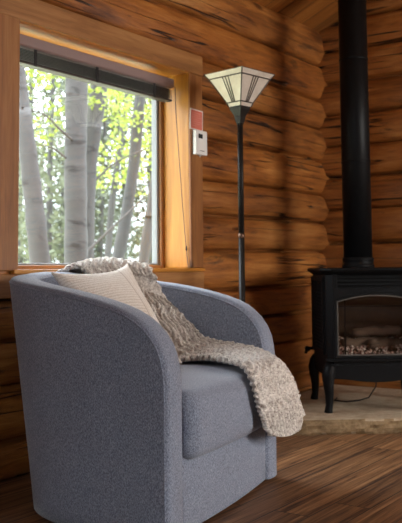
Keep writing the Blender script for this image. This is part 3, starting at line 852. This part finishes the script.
def wx(px, Y): return (px-201)/840*Y
def wz(py, Y): return .85+(268-py)/840*Y
def line(pxs, Y, gz=-.62, top=5.5):
    """trunk line through direction samples (column, row) at distance Y, carried down to the ground and up"""
    p = [V((wx(a, Y), Y, wz(b, Y))) for a, b in pxs]
    d0 = (p[1]-p[0]); d1 = (p[-1]-p[-2])
    lo = p[0]+d0*((gz-p[0].z)/d0.z); hi = p[-1]+d1*((top-p[-1].z)/d1.z)
    return [lo]+p+[hi]
rnd = random.Random(4)
def cl(n_, x0, x1, z0, z1, Y0, Y1): return [(wx(rnd.uniform(x0, x1), Y), Y, wz(rnd.uniform(z0, z1), Y)) for Y in [rnd.uniform(Y0, Y1) for _ in range(n_)]]
def br(*q): return [V((wx(a, Y), Y, wz(b, Y))) for a, b, Y in q]
tree('aspen_tree', 'thick pale aspen tree in the middle of the window', line([(76,262), (75,170), (76,70)], 6.5), .092, .082, M['bark'], M['leaf'],
     cl(9, 20, 110, 20, 110, 6.6, 7.6), .055, 36, 1, [(br((74,140,6.45), (60,128,6.3), (40,110,6.2), (8,106,6.0)), .012), (br((74,165,6.5), (55,148,6.4), (36,142,6.3), (10,139,6.1)), .010)], .28)
tree('aspen_tree', 'leaning grey aspen tree just right of the thick middle trunk', line([(85,262), (87,180), (92,130), (99,82)], 7.1), .070, .078, M['bark'], M['leaf'],
     cl(9, 85, 150, 30, 150, 7.2, 8.4), .055, 34, 2, [(br((87,190,7.1), (110,165,7.2), (140,150,7.2), (170,142,7.3)), .011)], .28)
tree('aspen_tree', 'pale aspen tree leaning in at the left edge of the window', line([(40,262), (32,190), (22,110), (17,70)], 6.0), .085, .04, M['bark'], M['leaf'],
     cl(9, 10, 60, 40, 140, 6.6, 7.6), .055, 34, 3, [], .26)
tree('aspen_tree', 'slender grey aspen tree curving up through the right half of the window', line([(117,262), (126,215), (134,160), (140,95)], 8.2), .062, .055, M['bark2'], M['leaf'],
     cl(10, 105, 160, 70, 180, 8.4, 9.6), .055, 36, 4, [(br((76,262,6.9), (100,238,7.0), (128,212,7.1), (152,190,7.2)), .013)], .30)
tree('aspen_tree', 'thin pale aspen tree low at the right edge of the window', line([(143,262), (149,220), (157,165)], 7.6), .055, .04, M['bark'], M['leaf'],
     cl(5, 130, 165, 90, 150, 8, 9), .055, 30, 5, [], .26)
tree('aspen_tree', 'thinnest grey aspen tree seen between the leaning and curving trunks', line([(107,262), (112,200), (122,130)], 10.5), .045, .035, M['bark2'], M['leaf'],
     cl(10, 90, 150, 90, 190, 10, 12), .06, 34, 6, [], .32)
far = [(48, 14, .06, 3), (28, 16, .07, 3), (62, 18, .07, 2), (100, 15, .05, 2), (124, 17, .07, 3), (150, 16, .06, 2), (90, 19, .06, 3), (20, 20, .08, 2)]
labs = ['far pale green tree behind the left trunk', 'far pale green tree at the left edge of the window', 'far grey green tree just left of the middle trunk', 'far grey green tree right of the leaning grey trunk',
        'far pale green tree behind the curving slender trunk', 'far grey green tree at the right edge of the window', 'far pale green tree behind the leaning grey trunk', 'farthest grey green tree at the left edge of the window']
for (px, Y, r_, k), lb in zip(far, labs):
    tree('woodland_tree', lb, line([(px, 262), (px+rnd.uniform(-4, 4), 180), (px+rnd.uniform(-8, 8), 100)], Y), r_, r_*.6, M['bark2'], M['leaf%d' % k],
         cl(34, px-(30 if px > 30 else 75), px+(30 if px < 140 else 110), 60, 262, Y-.8, Y+1.2), .10, 60, 20+px, [], .6, 'woodland trees beyond the aspens')

# ------------------------------------------------------------------ light
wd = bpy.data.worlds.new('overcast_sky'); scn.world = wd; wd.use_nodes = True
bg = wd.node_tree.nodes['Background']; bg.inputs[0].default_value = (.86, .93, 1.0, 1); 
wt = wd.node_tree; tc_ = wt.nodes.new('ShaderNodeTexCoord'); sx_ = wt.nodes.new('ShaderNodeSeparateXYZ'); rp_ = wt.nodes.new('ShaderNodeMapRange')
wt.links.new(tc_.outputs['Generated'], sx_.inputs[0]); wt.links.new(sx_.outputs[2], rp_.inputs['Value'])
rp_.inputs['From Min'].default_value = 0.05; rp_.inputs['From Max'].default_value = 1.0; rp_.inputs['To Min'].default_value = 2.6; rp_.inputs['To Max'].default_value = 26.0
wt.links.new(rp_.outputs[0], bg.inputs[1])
sun = bpy.data.lights.new('sun', 'SUN'); sun.energy = .6; sun.angle = R(3); sun.color = (1, .95, .86)
so = link(bpy.data.objects.new('sun', sun)); so.rotation_euler = V((-N.x*1.0-.25, -N.y*1.0+.1, -1.5)).to_track_quat('-Z', 'Y').to_euler()
def area(name, loc, direction, sx, sz, power, col, portal=False):
    l = bpy.data.lights.new(name, 'AREA'); l.shape = 'RECTANGLE'; l.size = sx; l.size_y = sz; l.energy = power; l.color = col
    if portal: l.cycles.is_portal = True
    o_ = link(bpy.data.objects.new(name, l)); o_.location = loc
    z = -V(direction).normalized(); y = V((0,0,1)); x = y.cross(z).normalized()
    o_.rotation_euler = Matrix((x, y, z)).transposed().to_euler(); return o_
pw = O+A*((OX0+OX1)/2)-N*.22; pw.z = 1.37
area('window_portal', pw, N, OX1-OX0, 1.06, 1, (1,1,1), True)
p2 = O+A*4.1+N*(DEPTH+.02); p2.z = 1.45
area('window_daylight', p2, -N, 1.95, 1.36, 125, (1.0, .95, .89))
p3 = O+A*(T0-.02)+N*2.6; p3.z = 1.5
area('rear_fill_light', p3, A, 1.36, 1.26, 22, (.86, .93, 1.0))  # added cool fill lamp from behind the camera, brightens the chair's near side

# ------------------------------------------------------------------ camera
cam = bpy.data.cameras.new('camera'); co = link(bpy.data.objects.new('camera', cam)); scn.camera = co
F_, P_, RO = 840., R(4.5), R(.5)
cam.lens = F_/523*36; cam.sensor_width = 36; cam.sensor_fit = 'AUTO'
cam.shift_y = (268-F_*math.tan(P_)-261.5)/523
rt = V((1,0,0)); up = V((0, -math.sin(P_), math.cos(P_))); fw = V((0, math.cos(P_), math.sin(P_)))
r2 = rt*math.cos(RO)-up*math.sin(RO); u2 = up*math.cos(RO)+rt*math.sin(RO)
co.matrix_world = Matrix((( r2.x, u2.x, -fw.x, 0), (r2.y, u2.y, -fw.y, 0), (r2.z, u2.z, -fw.z, .85), (0,0,0,1)))
cam.clip_start = .05
cam.dof.use_dof = True; cam.dof.focus_distance = 2.95; cam.dof.aperture_fstop = 5.6
vs_ = scn.view_settings; scn.display_settings.display_device = 'sRGB'
vs_.view_transform = 'Standard'; vs_.look = 'None'; vs_.gamma = 1; vs_.exposure = 0; vs_.use_curve_mapping = False
scn.cycles.use_denoising = True
scn.cycles.max_bounces = 8; scn.cycles.transparent_max_bounces = 12
